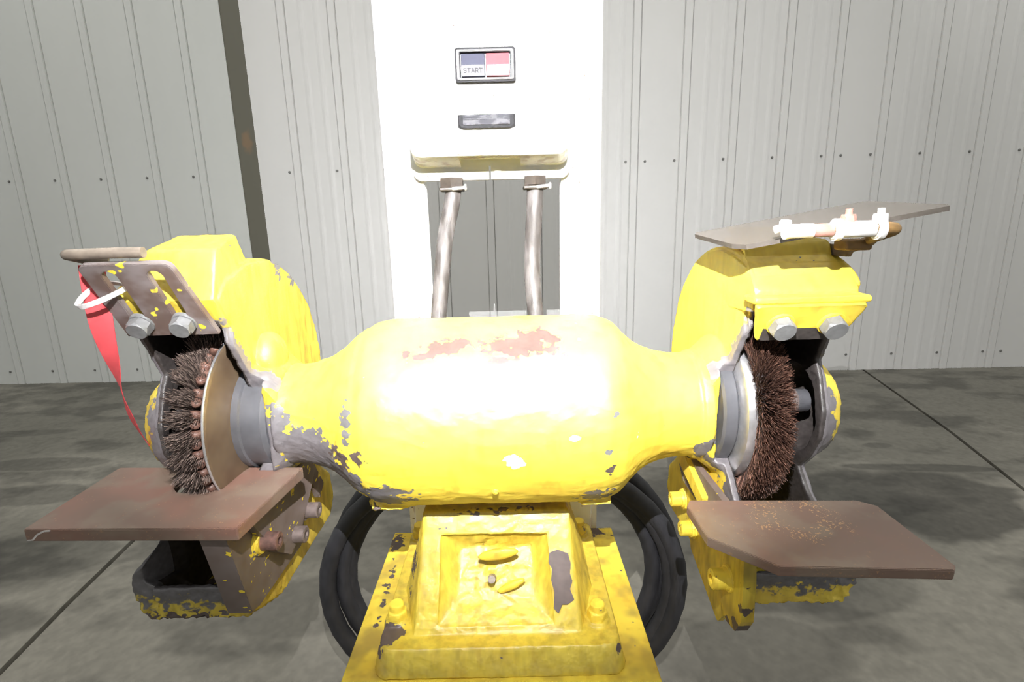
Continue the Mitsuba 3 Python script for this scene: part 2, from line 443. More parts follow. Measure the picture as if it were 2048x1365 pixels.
principled("white_post", post_fn, rough=0.45)
principled("white_box", box_fn, rough=0.35)
principled("white_flange", white_fn, rough=0.4)
principled("black_plastic", color=[0.035, 0.035, 0.04], rough=0.35)
principled("grey_plastic", color=[0.016, 0.016, 0.017], rough=0.85, spec=0.03)
principled("pale_plastic", color=[0.075, 0.075, 0.075], rough=0.85, spec=0.03)
principled("start_cap", color=[0.028, 0.029, 0.040], rough=0.85, spec=0.03)
principled("stop_cap", color=[0.26, 0.040, 0.045], rough=0.85, spec=0.03)
principled("cap_white", color=[0.080, 0.080, 0.083], rough=0.85, spec=0.03)
principled("label_ink", color=[0.018, 0.018, 0.020], rough=0.85, spec=0.03)
principled("label_plate", lambda p, n, uv: mix([0.028, 0.028, 0.032], [0.062, 0.062, 0.066], smoothstep(0.42, 0.58, fbm(p.x / 0.009, p.y / 0.009, p.z / 0.006, 3))), rough=0.85, spec=0.03)
principled("conduit", lambda p, n, uv: mix([0.030, 0.026, 0.024], [0.080, 0.074, 0.072], smoothstep(0.4, 0.7, fbm(p.x / 0.012, p.y / 0.012, p.z / 0.05, 3))), rough=0.6)
principled("gland", plain([0.022, 0.017, 0.013], 0.4, 0.006), rough=0.5)
principled("rubber", lambda p, n, uv: mix([0.014, 0.0145, 0.017], [0.034, 0.034, 0.038], fbm(p.x / 0.02, p.y / 0.02, p.z / 0.05, 3)), rough=0.55, spec=0.4)
principled("red_band", plain([0.62, 0.075, 0.085], 0.12, 0.03), rough=0.45)
principled("white_nylon", color=[0.80, 0.78, 0.78], rough=0.4)
scene["clear_sheet"] = {"type": "blendbsdf", "weight": 0.30, "a": {"type": "dielectric", "int_ior": 1.49, "ext_ior": 1.0, "specular_transmittance": {"type": "rgb", "value": [0.92, 0.90, 0.87]}},
                        "b": {"type": "twosided", "bsdf": {"type": "diffuse", "reflectance": {"type": "rgb", "value": [0.21, 0.185, 0.16]}}}}


def wall_fn(p, n, uv):
    k = fbm(p.x / 0.7, p.y / 0.7, p.z / 1.2, 3)
    return mix([0.575, 0.575, 0.56], [0.655, 0.65, 0.635], k)


def wall_left_fn(p, n, uv):
    k = fbm(p.x / 0.7, p.y / 0.7, p.z / 1.2, 3)
    return mix([0.52, 0.535, 0.51], [0.60, 0.61, 0.585], k)


principled("wall_sheet", wall_fn, rough=0.5, spec=0.3)
principled("wall_sheet_left", wall_left_fn, rough=0.5, spec=0.3)
principled("olive_steel", lambda p, n, uv: mix([0.125, 0.12, 0.092], [0.20, 0.14, 0.085], smoothstep(0.055, 0.02, dr.sqrt(dr.square(p.x + 1.735) + dr.square((p.z - 1.66) * 0.6)) + (fbm(p.x / 0.03, 0, p.z / 0.03, 2) - 0.5) * 0.03)), rough=0.6)
principled("wall_screw", color=[0.22, 0.22, 0.21], rough=0.4, metallic=0.4)

STAINS = [(1.62, 1.86, 0.34, 0.24, 0.25, 1.0), (1.40, 1.90, 0.26, 0.24, 0.2, 0.9), (1.80, 2.12, 0.34, 0.035, -0.1, 0.75), (-2.3, 2.38, 0.30, 0.07, 0.0, 0.6), (-2.1, 2.08, 0.28, 0.09, 0.0, 0.6), (-2.85, 2.78, 0.3, 0.05, 0.1, 0.45),
          (-1.72, 1.62, 0.3, 0.16, 0.0, 0.5), (0.62, 1.15, 0.25, 0.12, 0.0, 0.5), (0.98, 1.33, 0.22, 0.08, 0.3, 0.45), (1.76, 2.36, 0.07, 0.03, 0, 0.5), (3.0, 2.42, 0.14, 0.1, 0, 0.8), (-0.62, 1.35, 0.22, 0.12, 0.2, 0.5)]


def concrete(p, n, uv):
    w, k, f = fbm(p.x / 0.9, p.y / 0.55, 0, 4), fbm(p.x / 0.22 + 4, p.y / 0.12, 1, 4), fbm(p.x / 0.02, p.y / 0.02, 2, 3)
    c = mix([0.110, 0.105, 0.087], [0.192, 0.181, 0.152], smoothstep(0.3, 0.7, w))
    c = c * (0.82 + 0.36 * f)
    c = c * (1.0 - 0.42 * smoothstep(0.44, 0.74, k))
    m = mi.Float(0)
    for cx, cy, rx, ry, t, s in STAINS:
        dx, dy = p.x - cx, p.y - cy
        a, b = (dx * math.cos(t) + dy * math.sin(t)) / rx, (-dx * math.sin(t) + dy * math.cos(t)) / ry
        m = dr.maximum(m, s * smoothstep(1.12, 0.86, dr.sqrt(a * a + b * b) + (k - 0.5) * 0.7))
    return c * (1.0 - 0.60 * m)


def concrete_rough(p, n, uv):
    return 0.5 + 0.3 * fbm(p.x / 0.15, p.y / 0.15, 0, 3)


principled("concrete", concrete, rough=0.55, spec=0.35)
principled("joint_dirt", color=[0.035, 0.033, 0.028], rough=0.9)

# ------------------------------------------------------------------ the hall: floor and sheet metal wall
floor = structure("floor", "grey concrete floor with dark oil stains and saw cut joints")
scene[floor] = mikit.ply(trimesh.creation.box([16, 16, 0.05], transform=trimesh.transformations.translation_matrix([0, -2.0, -0.045])), "joint_dirt")
slabs = [[(-8, -6), (-1.205, -6), (-1.335, 1.0), (-1.382, 1.386), (-1.468, 2.40), (-1.56, 3.95), (-8, 3.95)],
         [(-1.193, -6), (0.0, -6), (0.0 + 1.193, -1.3), (1.72, 0.55), (2.041, 1.908), (2.223, 2.493), (2.497, 3.564), (2.59, 3.9), (-1.548, 3.95), (-1.456, 2.40), (-1.370, 1.386), (-1.323, 1.0)],
         [(0.012, -6), (8, -6), (8, 3.9), (2.602, 3.9), (2.509, 3.564), (2.235, 2.493), (2.053, 1.908), (1.732, 0.55), (1.205, -1.3)]]
for poly in slabs:
    put("slab", extrude(Polygon(poly).buffer(-0.003, join_style="mitre"), 0.02).translate([0, 0, -0.02]), "concrete", floor, smooth=False, mm=False)

YAW = -0.018
PITCHW = 0.32


def sheet(x0, x1, ribs, y_at, z1=4.0, minor=True):
    """A ribbed steel sheet from x0 to x1; ribs are the right hand feet of its trapezoid ribs. Returns the front outline extruded upwards."""
    pts = [(x0, 0.0)]
    for r in sorted(ribs):
        a, g, d, h = 0.050, 0.009, 0.011, 0.007
        pts += [(r - a - g, 0), (r - a - g * 0.55, -d * 0.7), (r - a, h), (r - g, h), (r - g * 0.45, -d), (r, 0)]
        if minor:
            for k in (0.098, 0.196):
                c = r + k
                if c + 0.03 < x1:
                    pts += [(c - 0.022, 0), (c - 0.006, 0.0035), (c + 0.006, 0.0035), (c + 0.022, 0)]
    pts.append((x1, 0.0))
    front = [(x, y_at(x) - d) for x, d in pts]
    back = [(x1, y_at(x1) + 0.02), (x0, y_at(x0) + 0.02)]
    return extrude(front + back, z1)


def right_y(x):
    return 3.66 + YAW * x


def left_y(x):
    return 3.72 + YAW * x


wall_back = structure("wall_back", "pale grey ribbed steel wall sheets behind the grinder")
rib0 = 0.865
laps = [-1.662, rib0 - 0.32 * 4 + 0.028, rib0 + 0.028, rib0 + 0.32 * 4 + 0.028, rib0 + 0.32 * 8 + 0.028, rib0 + 0.32 * 12 + 0.028, rib0 + .32 * 16 + 0.028]
for a, b in zip(laps[:-1], laps[1:]):
    ribs = [rib0 + PITCHW * k for k in range(-8, 20) if a + 0.07 < rib0 + PITCHW * k < b]
    put("panel", sheet(a, b, ribs, right_y), "wall_sheet", wall_back, smooth=False, mm=False)
wall_left = structure("wall_left", "greenish grey ribbed steel wall sheets left of the dark steel strip")
lribs = [-2.05 - PITCHW * k for k in range(0, 16)]
lap_l = [-8.0, -2.05 - PITCHW * 12 + 0.028, -2.05 - PITCHW * 8 + 0.028, -2.05 - PITCHW * 4 + 0.028, -1.818]
for a, b in zip(lap_l[:-1], lap_l[1:]):
    put("panel", sheet(a, b, [r for r in lribs if a + 0.07 < r < b], left_y, minor=False), "wall_sheet_left", wall_left, smooth=False, mm=False)
trim = structure("trim_1", "dark olive steel strip between the two wall sheetings")
scene[trim] = mikit.ply(tm(extrude([(-1.845, left_y(-1.83) + 0.006), (-1.82, left_y(-1.82) + 0.006), (-1.682, right_y(-1.67) + 0.012), (-1.664, right_y(-1.66) + 0.006), (-1.66, right_y(-1.66) + 0.03), (-1.845, left_y(-1.83) + 0.05)], 4.0)), "olive_steel")


def wall_screw(x, y, z):
    return join(m3.Manifold.cylinder(0.002, 0.009, 0.009, 12).rotate([90, 0, 0]).translate([x, y, z]), m3.Manifold.cylinder(0.007, 0.0055, 0.005, 6).rotate([90, 0, 0]).translate([x, y - 0.001, z]))


for zz in (1.455, 0.10):
    for k in range(-7, 9):
        r = rib0 + PITCHW * k
        xs = [r - 0.085] + ([r + 0.042] if k % 4 == 0 else [])
        for x in xs:
            if x > -1.6:
                put("screw", wall_screw(x, right_y(x), zz + 0.004 * (x + 1.6)), "wall_screw", wall_back, smooth=False, mm=False)
    for k in range(0, 8):
        x = -2.05 - PITCHW * k - 0.098
        put("screw", wall_screw(x, left_y(x), zz - 0.006), "wall_screw", wall_left, smooth=False, mm=False)

# ------------------------------------------------------------------ the grinder's stand
stand = thing("machine_stand", "yellow painted steel pedestal with a wide top plate below the grinder", "pedestal")
put("top_plate", rbox(-212, 218, -178, 182, -340, -324, 2.5), "paint_stand", stand)
put("column", rbox(-165, 170, -140, 140, -790, -339.5, 8), "paint_stand", stand)
put("base_plate", rbox(-230, 235, -230, 230, -834, -789.5, 4), "paint_stand", stand)

frame_ = thing("support_frame", "white painted steel frame of two upright channels behind the grinder", "frame")
for x0, x1, s in ((-182, -114, -1), (121, 190, 1)):
    y0 = 186
    o, i = (x0, x1) if s < 0 else (x1, x0)
    prof = Polygon([(o, y0 + 7), (o - s * 9, y0 + 6.5), (o - s * 13, y0), (i, y0), (i, y0 + 34), (i + s * 6, y0 + 34), (i + s * 6, y0 + 6), (o - s * 15, y0 + 6), (o - s * 10, y0 + 12), (o - s * 6, y0 + 13), (o - s * 6, y0 + 40), (o, y0 + 40)])
    put("post", extrude(prof, 1360).translate([0, 0, -560]), "white_post", frame_, smooth=25)
put("crossbar", rbox(-178, 186, 221, 231, 390, 450, 1.5), "white_post", frame_)
put("crossbar", rbox(-178, 186, 221, 231, 640, 700, 1.5), "white_post", frame_)
put("crossbar", rbox(-178, 186, 221, 231, -470, -410, 1.5), "white_post", frame_)
put("foot_bracket", rbox(-125, -114.5, 141, 224, -460, -400, 1.5), "white_post", frame_)
put("foot_bracket", rbox(121.5, 132, 141, 224, -460, -400, 1.5), "white_post", frame_)

# ------------------------------------------------------------------ the switch box
sbx = thing("switch_box", "white steel motor starter box with start and stop buttons between the posts", "switch box")


def rounded(x0, x1, z0, z1, r):
    return sbox(x0 + r, z0 + r, x1 - r, z1 - r).buffer(r, quad_segs=8)


def along_y(poly_xz, y0, y1):
    return frame(extrude(poly_xz, y1 - y0), [0, y1, 0], [1, 0, 0], [0, 0, 1], [0, -1, 0])


back = along_y(rounded(-128, 133, 343, 720, 14), 172, 185.5) - box(-1.6, 1.6, 160, 190, 330, 366)
put("back_plate", back, "white_flange", sbx)
cov = [(-112, 55), (121, 55)]
front = m3.Manifold.batch_hull([along_y(rounded(-114, 118, 377, 706, 13), 93, 95), along_y(rounded(-119, 122, 373, 712, 15), 100, 104), along_y(rounded(-126, 131, 364, 719, 16), 170, 172.5)])
notch = m3.Manifold.batch_hull([box(-46, 50, 114, 116, 340, 380), box(-48, 52, 171, 173, 340, 376)])
cover = tm((front - notch).refine_to_length(20))
put("cover", cover, "white_box", sbx, smooth=30)
put("cover_screw", cyl([13, 172.5, 357], [13, 168, 357], 5.5, 5.0) - box(8, 18, 165, 169, 356.2, 357.8), "white_flange", sbx)
bf = along_y(rounded(-43, 45, 474.0, 520.0, 4), 84, 93.5) - along_y(rounded(-35.5, 37.5, 480.0, 514.0, 2), 80, 100)
bfk = put("button_frame", bf, "grey_plastic", sbx, label="black bezel around the two push buttons")
put("inner_rim", along_y(rounded(-40.5, 42.5, 476.5, 517.5, 3), 82.5, 84.5) - along_y(rounded(-36.5, 38.5, 479.5, 514.5, 2), 80, 100), "pale_plastic", bfk)
put("recess", box(-35.4, 37.4, 91, 93.4, 480.1, 513.9), "black_plastic", bfk)
st = put("start_button", rbox(-34.0, 0.2, 85, 91.5, 481.5, 512.6, 1.2), "start_cap", sbx, label="black start button with white lettered strip")
put("strip", box(-33.5, -0.3, 84.2, 86, 482.0, 497.2), "cap_white", st, smooth=False)
tx = meshkit.text_mesh("START", 6.4, 0.5)
tx.apply_transform(trimesh.transformations.rotation_matrix(math.pi / 2, [1, 0, 0]))
tx.apply_translation([-17.2 - tx.bounds.mean(0)[0], 84.25, 486.4])
put("lettering", tx, "label_ink", st, smooth=False)
sp_ = put("stop_button", rbox(2.2, 36.2, 85, 91.5, 481.5, 512.6, 1.2), "stop_cap", sbx, label="red stop button with white strip")
put("strip", box(2.7, 35.7, 84.2, 86, 482.0, 497.2), "cap_white", sp_, smooth=False)
lp = hull([(x, 93.5, z) for x, z in ((-43, 431.0), (43, 431.0), (43, 413.0), (-43, 413.0))] + [(x, 87, z) for x, z in ((-40, 430.0), (40, 430.0), (41, 417.0), (35, 411.0), (-35, 411.0), (-41, 417.0))])
lpk = put("label_holder", lp, "grey_plastic", sbx, smooth=False, label="small dark label holder with worn plate")
put("plate", box(-35, 35, 85.6, 87.4, 415.5, 429.5), "label_plate", lpk, smooth=False)
put("print_line", box(-33, 0, 85.2, 86, 425.4, 426.1), "label_ink", lpk, smooth=False)
put("print_line", box(-33, 0, 85.2, 86, 422.4, 423.0), "label_ink", lpk, smooth=False)
for x, s in ((-64, 1), (75, 0)):
    g = cyl([x, 168, 330], [x, 168, 346], 21, 21, 6) if s else cyl([x, 168, 332], [x, 168, 346], 20, 20, 6)
    gk = put("cable_gland", g, "gland", sbx, smooth=20, label="dark hexagonal cable gland")
    put("clamp_screw", join(cyl([x + 2, 150, 328], [x + 26, 150, 330], 3.2, 3.0, 12), hexprism([x + 22, 150, 329.5], [1, 0, 0.05], 6, 4)), "zinc", gk)
    put("clamp_saddle", rbox(x - 20, x + 20, 148, 188, 325, 331, 2), "gland", gk)

ca = thing("power_cable", "worn grey cable curving down from the left gland of the white switch box", "cable", "cables from the switch box to the motor")
scene[ca] = mikit.ply(world(tube([(-62, 168, 332), (-66, 167, 305), (-76, 165, 265), (-85, 160, 210), (-91, 155, 160), (-96, 146, 112), (-97, 128, 78)], 13.5, 20, samples=60)), "conduit", smooth=True)
cb = thing("power_cable", "straight grey cable hanging from the right gland of the white switch box", "cable", "cables from the switch box to the motor")
scene[cb] = mikit.ply(world(tube([(75, 168, 332), (74, 168, 300), (70, 166, 242), (68, 162, 180), (72, 150, 118), (75, 130, 78)], 14, 20, samples=60)), "conduit", smooth=True)

# ------------------------------------------------------------------ the grinder: motor
gr = thing("bench_grinder", "yellow double ended bench grinder with two wire wheels, guards and brown steel work rests", "grinder")
motor_profile = [(-304, 0), (-304, 75), (-300, 76), (-285, 74), (-262, 77), (-245, 82), (-228, 90), (-210, 103), (-196, 116), (-182, 126), (-164, 134.5), (-140, 138), (-60, 138), (60, 138), (140, 138), (158, 136),
                 (176, 127), (190, 114), (206, 99), (222, 89), (240, 82), (262, 78), (284, 77), (290, 77), (291, 81), (306, 82), (306, 0)]
motor = revolve_x(motor_profile, 120)
for x0, x1 in ((-190, -118), (118, 170)):
    motor = motor + hull([(x, y, z) for x in (x0, x1) for y in (-26, 26) for z in (-143, -90)] + [((x0 + x1) / 2 - 20, -78, -120), ((x0 + x1) / 2 + 20, -78, -120)])


def motor_lumps(v):
    foot = np.clip((-88 - v[:, 2]) / 40, 0, 1) * np.clip(1.3 - np.abs(v[:, 0] + 165) / 50, 0, 1)
    foot2 = np.clip((-100 - v[:, 2]) / 40, 0, 1) * np.clip(1.2 - np.abs(v[:, 0] - 150) / 40, 0, 1)
    neck = np.clip((-215 - v[:, 0]) / 30, 0, 1)
    return (meshkit.fbm(v / 9, 3, 5) - 0.5) * (11 * foot + 7 * foot2 + 3.0 * neck) + (meshkit.fbm(v / np.array([30, 60, 14]), 3, 8) - 0.5) * 2.4 - 1.6 * np.exp(-((v[:, 0] + 177) / 4) ** 2) - 1.2 * np.exp(-((v[:, 0] - 160) / 4) ** 2)


put("motor_housing", cast(motor, 5.0, 6, 0.8, 40, 1, motor_lumps), "paint_motor", gr, smooth=True)
put("rivet", m3.Manifold.sphere(5, 16).scale([1, 0.8, 1]).translate([3, -117, -74]), "paint_plain", gr)

# the cast foot between the motor and the stand
foot = hull([(x, y, -148) for x in (-109, 108) for y in (-40, 62)] + [(s * 118, -126, -289) for s in (-1, 1)] + [(s * 146, y, -289) for s in (-1, 1) for y in (-30, 120)])
foot = foot - hull([(x, y, z) for x, y, z in ((-82, -72, -180), (74, -72, -180), (80, -150, -284), (-84, -150, -284), (-82, -52, -176), (74, -52, -176), (80, -118, -280), (-84, -118, -280))] + [(x * 0.68, y, z) for x, y, z in ((-82, -40, -206), (74, -40, -206), (80, -86, -262), (-84, -86, -262))])
flange = m3.Manifold.batch_hull([extrude(rounded(-163, 168, -150, 150, 22), 2).translate([0, 0, -291]), extrude(rounded(-171, 176, -164, 156, 24), 2).translate([0, 0, -324])])
foot = foot + flange
for x, y in ((-147, -92), (143, -102), (-147, 110), (143, 110)):
    foot = foot + cyl([x, y, -300], [x, y, -284], 21, 17)


def foot_lumps(v):
    c = np.exp(-((v[:, 0]) / 45) ** 2 - ((v[:, 2] + 225) / 34) ** 2) * (v[:, 1] < -30)
    return (meshkit.fbm(v / 7, 3, 11) - 0.5) * (12 * c + 2.4) + (meshkit.fbm(v / 22, 2, 12) - 0.5) * 1.6


fk = put("motor_foot", cast(foot, 5.0, 5, 0.6, 30, 2, foot_lumps), "paint_base", gr, smooth=True, label="yellow cast foot with a recessed front panel")
for x, y, k in ((-147, -92, 0), (143, -102, 1), (-147, 110, 0), (143, 110, 0)):
    b = hexprism([x, y, -286], [0.03, -0.05, 1], 15, 14, 0.3) + cyl([x, y, -288], [x, y, -262], 11.5, 10.5, 20)
    put("bolt", cast(b, 3, 4, 0.4, 8, 3), "screw_yellow" if not k else "screw_yellow", fk, smooth=True)
put("stud", cyl([-8, -66, -244], [-8, -88, -230], 6.5, 5.5, 20), "old_rod", fk)
put("welt", cast(m3.Manifold.sphere(1, 24).scale([30, 6, 9]).rotate([0, -9, 0]).translate([2, -72, -200]), 3, 2, 0.8, 6, 4), "paint_plain", fk, smooth=True)
put("welt", cast(m3.Manifold.sphere(1, 24).scale([22, 6, 6]).rotate([0, -26, 0]).translate([20, -84, -244]), 3, 2, 0.8, 6, 9), "paint_plain", fk, smooth=True)
chip = [(63, -172), (74, -168), (88, -174), (91, -190), (89, -204), (92, -216), (88, -228), (93, -244), (84, -250), (76, -250), (71, -262), (66, -256), (68, -232), (64, -214), (66, -196), (61, -186)]
chip = Polygon(chip).buffer(1.2)
fn_ = np.array([0, -0.8437, 0.0]) + np.array([0, 0, 0.537])
ez = np.array([0, (126 - 40) / math.hypot(86, 141) * 1.0, 141 / math.hypot(86, 141)])     # up the sloping front face
put("bare_patch", frame(extrude(affinity.translate(affinity.scale(chip, 1.0, 0.86, origin=(77, -148)), 15, 108), 1.4), [0, -41.4, -148], [1, 0, 0], ez, np.cross([1, 0, 0], ez)), "primer_chip", fk, label="bare brown patch where the paint has flaked off")

# ------------------------------------------------------------------ the grinder: wheel guards
ang = np.radians(np.linspace(103, -52, 40))
drum = [(0 + 202 * math.cos(a), 28 + 204 * math.sin(a)) for a in ang]
G_OUT = Polygon([(-97, 150), (-119, 190), (-106, 205), (-90, 215)] + drum + [(150, -160), (182, -186), (190, -238), (164, -270), (-60, -270), (-142, -236), (-150, -128), (-120, -118)]).buffer(0)
G_IN = G_OUT.buffer(-11)


def cut_of(rim):
    return [(-320, rim[0][1])] + list(rim) + [(-320, rim[-1][1])]


def guard(sx, lower_z=0):
    """A wheel guard: drum, block on top, hub dome outside, dust chute below; open towards the front. sx: -1 left, 1 right."""
    u0, u1 = 326, 462
    outer = m3.Manifold.batch_hull
    shell = along_x(G_OUT, u0 + 5, u1 - 9) + along_x(G_OUT.buffer(-5), u0, u1 - 4) + along_x(G_OUT.buffer(-9), u0, u1)
    shell = shell + m3.Manifold.sphere(1, 48).scale([52, 76, 80]).translate([456, 2, -8])
    flare = hull([(u, y, z) for u in (440,) for y, z in ((-139, -145), (-140, -236), (-20, -150), (-20, -268))] + [(486, -138, -176), (486, -138, -206), (470, -141, -238), (462, -20, -150), (462, -20, -266), (460, -136, -145)])
    shell = shell + flare
    inner = along_x(G_IN, u0 + 11, u1 - 11) + m3.Manifold.sphere(1, 48).scale([41, 64, 68]).translate([456, 2, -8])
    if sx < 0:
        block = hull([(u, y, z) for u, y, z in ((331, -95, 250), (417, -95, 250), (417, -22, 267), (341, -24, 267))] + [(u, y, z) for u in (329, 456) for y, z in ((-96, 151), (-119, 191), (20, 160))] + [(u, -106, 205) for u in (330, 440)])
    else:
        block = hull([(331, -66, 240), (440, -66, 242), (432, 30, 252), (345, 30, 252), (331, -74, 222), (442, -74, 222)]) + hull([(331, -74, 223), (442, -74, 223), (345, 30, 240), (430, 30, 240), (328, 0, 150), (456, 0, 150), (322, -126, 186), (448, -126, 184), (322, -124, 160), (450, -124, 160), (327, -112, 200), (446, -112, 200)])
    block = block - along_x(G_IN, u0 + 11, u1 - 11)
    m = shell + block
    m = m - inner
    m = m - along_x(cut_of(RIM_IN), 300, 404) - along_x(cut_of(RIM_OUT), 396, 620)
    m = m - box(u0 + 11, u1 - 11, -300, -30, -110, 152)
    # mouth of the chute
    m = m - hull([(u, y, z) for u in (u0 + 13, u1 - 14) for y, z in ((-200, -110), (-60, -110), (-60, -212), (-200, -172))] + [(472, -150, -176), (462, -150, -132)])
    # hub boss round the spindle on the motor side
    boss = (cyl([294, 0, 0], [328, 0, 0], 76, 104, 64) ^ box(290, 330, -66, 140, -140, 140)) - along_x(cut_of(RIM_IN), 313, 404)
    bulge = m3.Manifold.sphere(1, 32).scale([22, 34, 36]).translate([320, -12, 92]) - along_x(cut_of(RIM_IN), 300, 404) - box(337, 400, -200, 200, -200, 200)
    m = m + boss + bulge if sx < 0 else m + boss
    if sx < 0:
        m = m.mirror([1, 0, 0])
    def lumps(v):
        r = np.minimum.reduce([np.hypot(v[:, 1] - a, v[:, 2] - b) for a, b in [(-110, 135), (-90, 116), (-75, 95), (-60, 75), (-46, 52), (-34, 30), (-40, 0), (-46, -40), (-78, -76), (-140, -200), (-140, -150), (-140, -240)]])
        low = np.clip((-190 - v[:, 2]) / 30, 0, 1) * np.clip((-20 - v[:, 1]) / 40, 0, 1)
        return (meshkit.fbm(v / 6, 3, 21) - 0.5) * (5.5 * np.clip(1.3 - r / 26, 0, 1) + 8 * low) + (meshkit.fbm(v / 18, 2, 22) - 0.5) * 1.5
    return cast(m, 5.0, 5, 0.9, 45, 3 if sx < 0 else 4, lumps)


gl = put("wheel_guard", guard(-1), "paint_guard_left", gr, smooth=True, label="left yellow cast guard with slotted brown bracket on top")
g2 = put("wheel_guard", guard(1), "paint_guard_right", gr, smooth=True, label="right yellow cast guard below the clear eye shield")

put("spindle", cyl([-470, 0, 0], [470, 0, 0], 17, 17, 32), "flange_steel", gr)

# ------------------------------------------------------------------ the knotted wire wheel on the left
wl = put("wire_wheel", revolve_x([(-402, 0), (-402, 110), (-396, 116), (-374, 114), (-368, 106), (-368, 0)], 72), "brush_core", gr, label="left wire wheel of rusty twisted knots")
put("side_plate", revolve_x([(-367, 20), (-367, 124), (-366, 130), (-362, 130), (-360, 126), (-356, 80), (-354, 20)], 96), "brush_plate", wl, label="thin brown side plate with bright rim")
ring = np.stack([np.full(120, -363.6), 130.2 * np.cos(np.arange(120) * np.pi / 60), 130.2 * np.sin(np.arange(120) * np.pi / 60)], 1)
put("bright_rim", tube(ring, 1.7, 10, closed=True), "bright_steel", wl, label="bright worn rim of the side plate")
put("mounting_flange", revolve_x([(-359, 18), (-359, 75), (-356, 79), (-347, 79), (-345, 76), (-318, 76), (-312, 71), (-310, 18)], 96), "flange_steel", wl, label="grey steel mounting flange")
put("rear_flange", revolve_x([(-420, 18), (-420, 60), (-406, 66), (-402.5, 66), (-402.5, 18)], 64), "flange_steel", wl)


def hairs(base, tip, w):
    """Thin three sided spikes from base to tip, all in one mesh."""
    base, tip = np.asarray(base, float), np.asarray(tip, float)
    d = tip - base
    a = np.cross(d, rng.normal(size=d.shape))
    a /= np.linalg.norm(a, axis=1, keepdims=True)
    b = np.cross(d / np.linalg.norm(d, axis=1, keepdims=True), a)
    n = len(base)
    v = np.empty((n, 6, 3))
    for k in range(3):
        o = math.cos(2.094 * k) * a + math.sin(2.094 * k) * b
        v[:, k] = base + o * w
        v[:, 3 + k] = tip + o * w * 0.55
    f = []
    for k in range(3):
        q = (k + 1) % 3
        f += [[k, q, 3 + q], [k, 3 + q, 3 + k]]
    f.append([3, 4, 5])
    f = np.array(f)
    hairs.tone = np.repeat(rng.random(n) ** 1.7, 6)
    return trimesh.Trimesh(v.reshape(-1, 3), (f[None] + 6 * np.arange(n)[:, None, None]).reshape(-1, 3), process=False)


KN = 30
knots = []
for v_ in range(3):
    # twisted cord from the plate outwards
    s = np.linspace(0, 1, 12)
    cords = []
    for h in (0, math.pi):
        tw = h + s * 5.2
        cords.append(tube(np.stack([-373.5 + 5 * np.cos(tw), 6.5 * np.sin(tw), 92 + 40 * s], 1), 6.5 - 0.5 * s, 10))
    n = 520
    r = np.sqrt(rng.random(n)) * 0.999
    t = rng.random(n) * 2 * np.pi
    bx, by = r * np.cos(t), r * np.sin(t)
    length = rng.uniform(137, 145, n) - 4 * r ** 2
    base = np.stack([-389 + 11 * bx, 10.5 * by, np.full(n, 108.0)], 1)
    tip = np.stack([-388 + 22 * bx + rng.normal(0, 2.5, n), 11.5 * by + rng.normal(0, 2.4, n), length + rng.normal(0, 1.5, n)], 1)
    hh = hairs(base, tip, 0.62)
    knots.append((join(*cords), hh, hairs.tone))
ply_of = [(mikit.ply(c, "knot_cord", smooth=True), mikit.ply(h, "wire_hair", color=np.outer(1 - q, [0.035, 0.024, 0.021]) + np.outer(q, [0.42, 0.32, 0.27]))) for c, h, q in knots]
for k in range(KN):
    tr = T().translate(S.tolist()).rotate([1, 0, 0], 360.0 * k / KN + rng.normal(0, 1.0)).scale(0.001)
    cord, hair = ply_of[k % 3]
    scene[key_of("knot", wl)] = {**cord, "to_world": tr}
    scene[key_of("tuft", wl)] = {**hair, "to_world": tr}

# ------------------------------------------------------------------ the crimped wire wheel on the right
wr = put("wire_wheel", revolve_x([(346, 0), (346, 100), (350, 116), (378, 116), (380, 60), (384, 50), (384, 0)], 96), "brush_core", gr, label="right wire wheel of dense crimped brown bristles")
put("mounting_flange", revolve_x([(314, 18), (314, 82), (317, 86), (332, 86), (335, 83), (335, 18)], 96), "flange_steel", wr, label="grey steel mounting flange")
put("side_plate", revolve_x([(335, 20), (335, 98), (338, 106), (345, 109), (349, 109), (349, 20)], 96), "bright_steel", wr, label="bright steel ring beside the bristles")
n = 13000
t, r = rng.random(n) * 2 * np.pi, rng.random(n)
ax = rng.uniform(-1, 1, n)
tip_r = 141 + rng.normal(0, 1.6, n) - 5 * ax ** 4
ta = t + rng.normal(0, 0.022, n)
base = np.stack([364 + 13 * ax, 106 * np.cos(t), 106 * np.sin(t)], 1)
tip = np.stack([360 + 26 * ax + rng.normal(0, 1.2, n), tip_r * np.cos(ta), tip_r * np.sin(ta)], 1)
hh = hairs(base, tip, 0.66)
put("bristles", hh, "wire_hair", wr, smooth=False, kind="stuff", color=np.outer(1 - hairs.tone, [0.035, 0.017, 0.013]) + np.outer(hairs.tone, [0.26, 0.135, 0.095]))
put("clamp_nut", join(hexprism([408, 0, 0], [1, 0, 0], 31, 26), cyl([384, 0, 0], [409, 0, 0], 44, 40, 48)), "screw_steel", wr, label="large brown hexagon nut")
put("shaft_end", cyl([430, 0, 0], [452, 0, 0], 20, 18, 32), "screw_steel", wr)

# ------------------------------------------------------------------ work rests
def plate(poly, z0, z1, r=1.6):
    p = poly if hasattr(poly, "buffer") else Polygon(poly)
    a, b = extrude(p.buffer(-r), z1 - z0).translate([0, 0, z0]), extrude(p, z1 - z0 - 2 * r).translate([0, 0, z0 + r])
    return m3.Manifold.batch_hull([a, b]) if False else b + a + extrude(p.buffer(-r * 0.3), z1 - z0 - 2 * r * 0.3).translate([0, 0, z0 + r * 0.3])


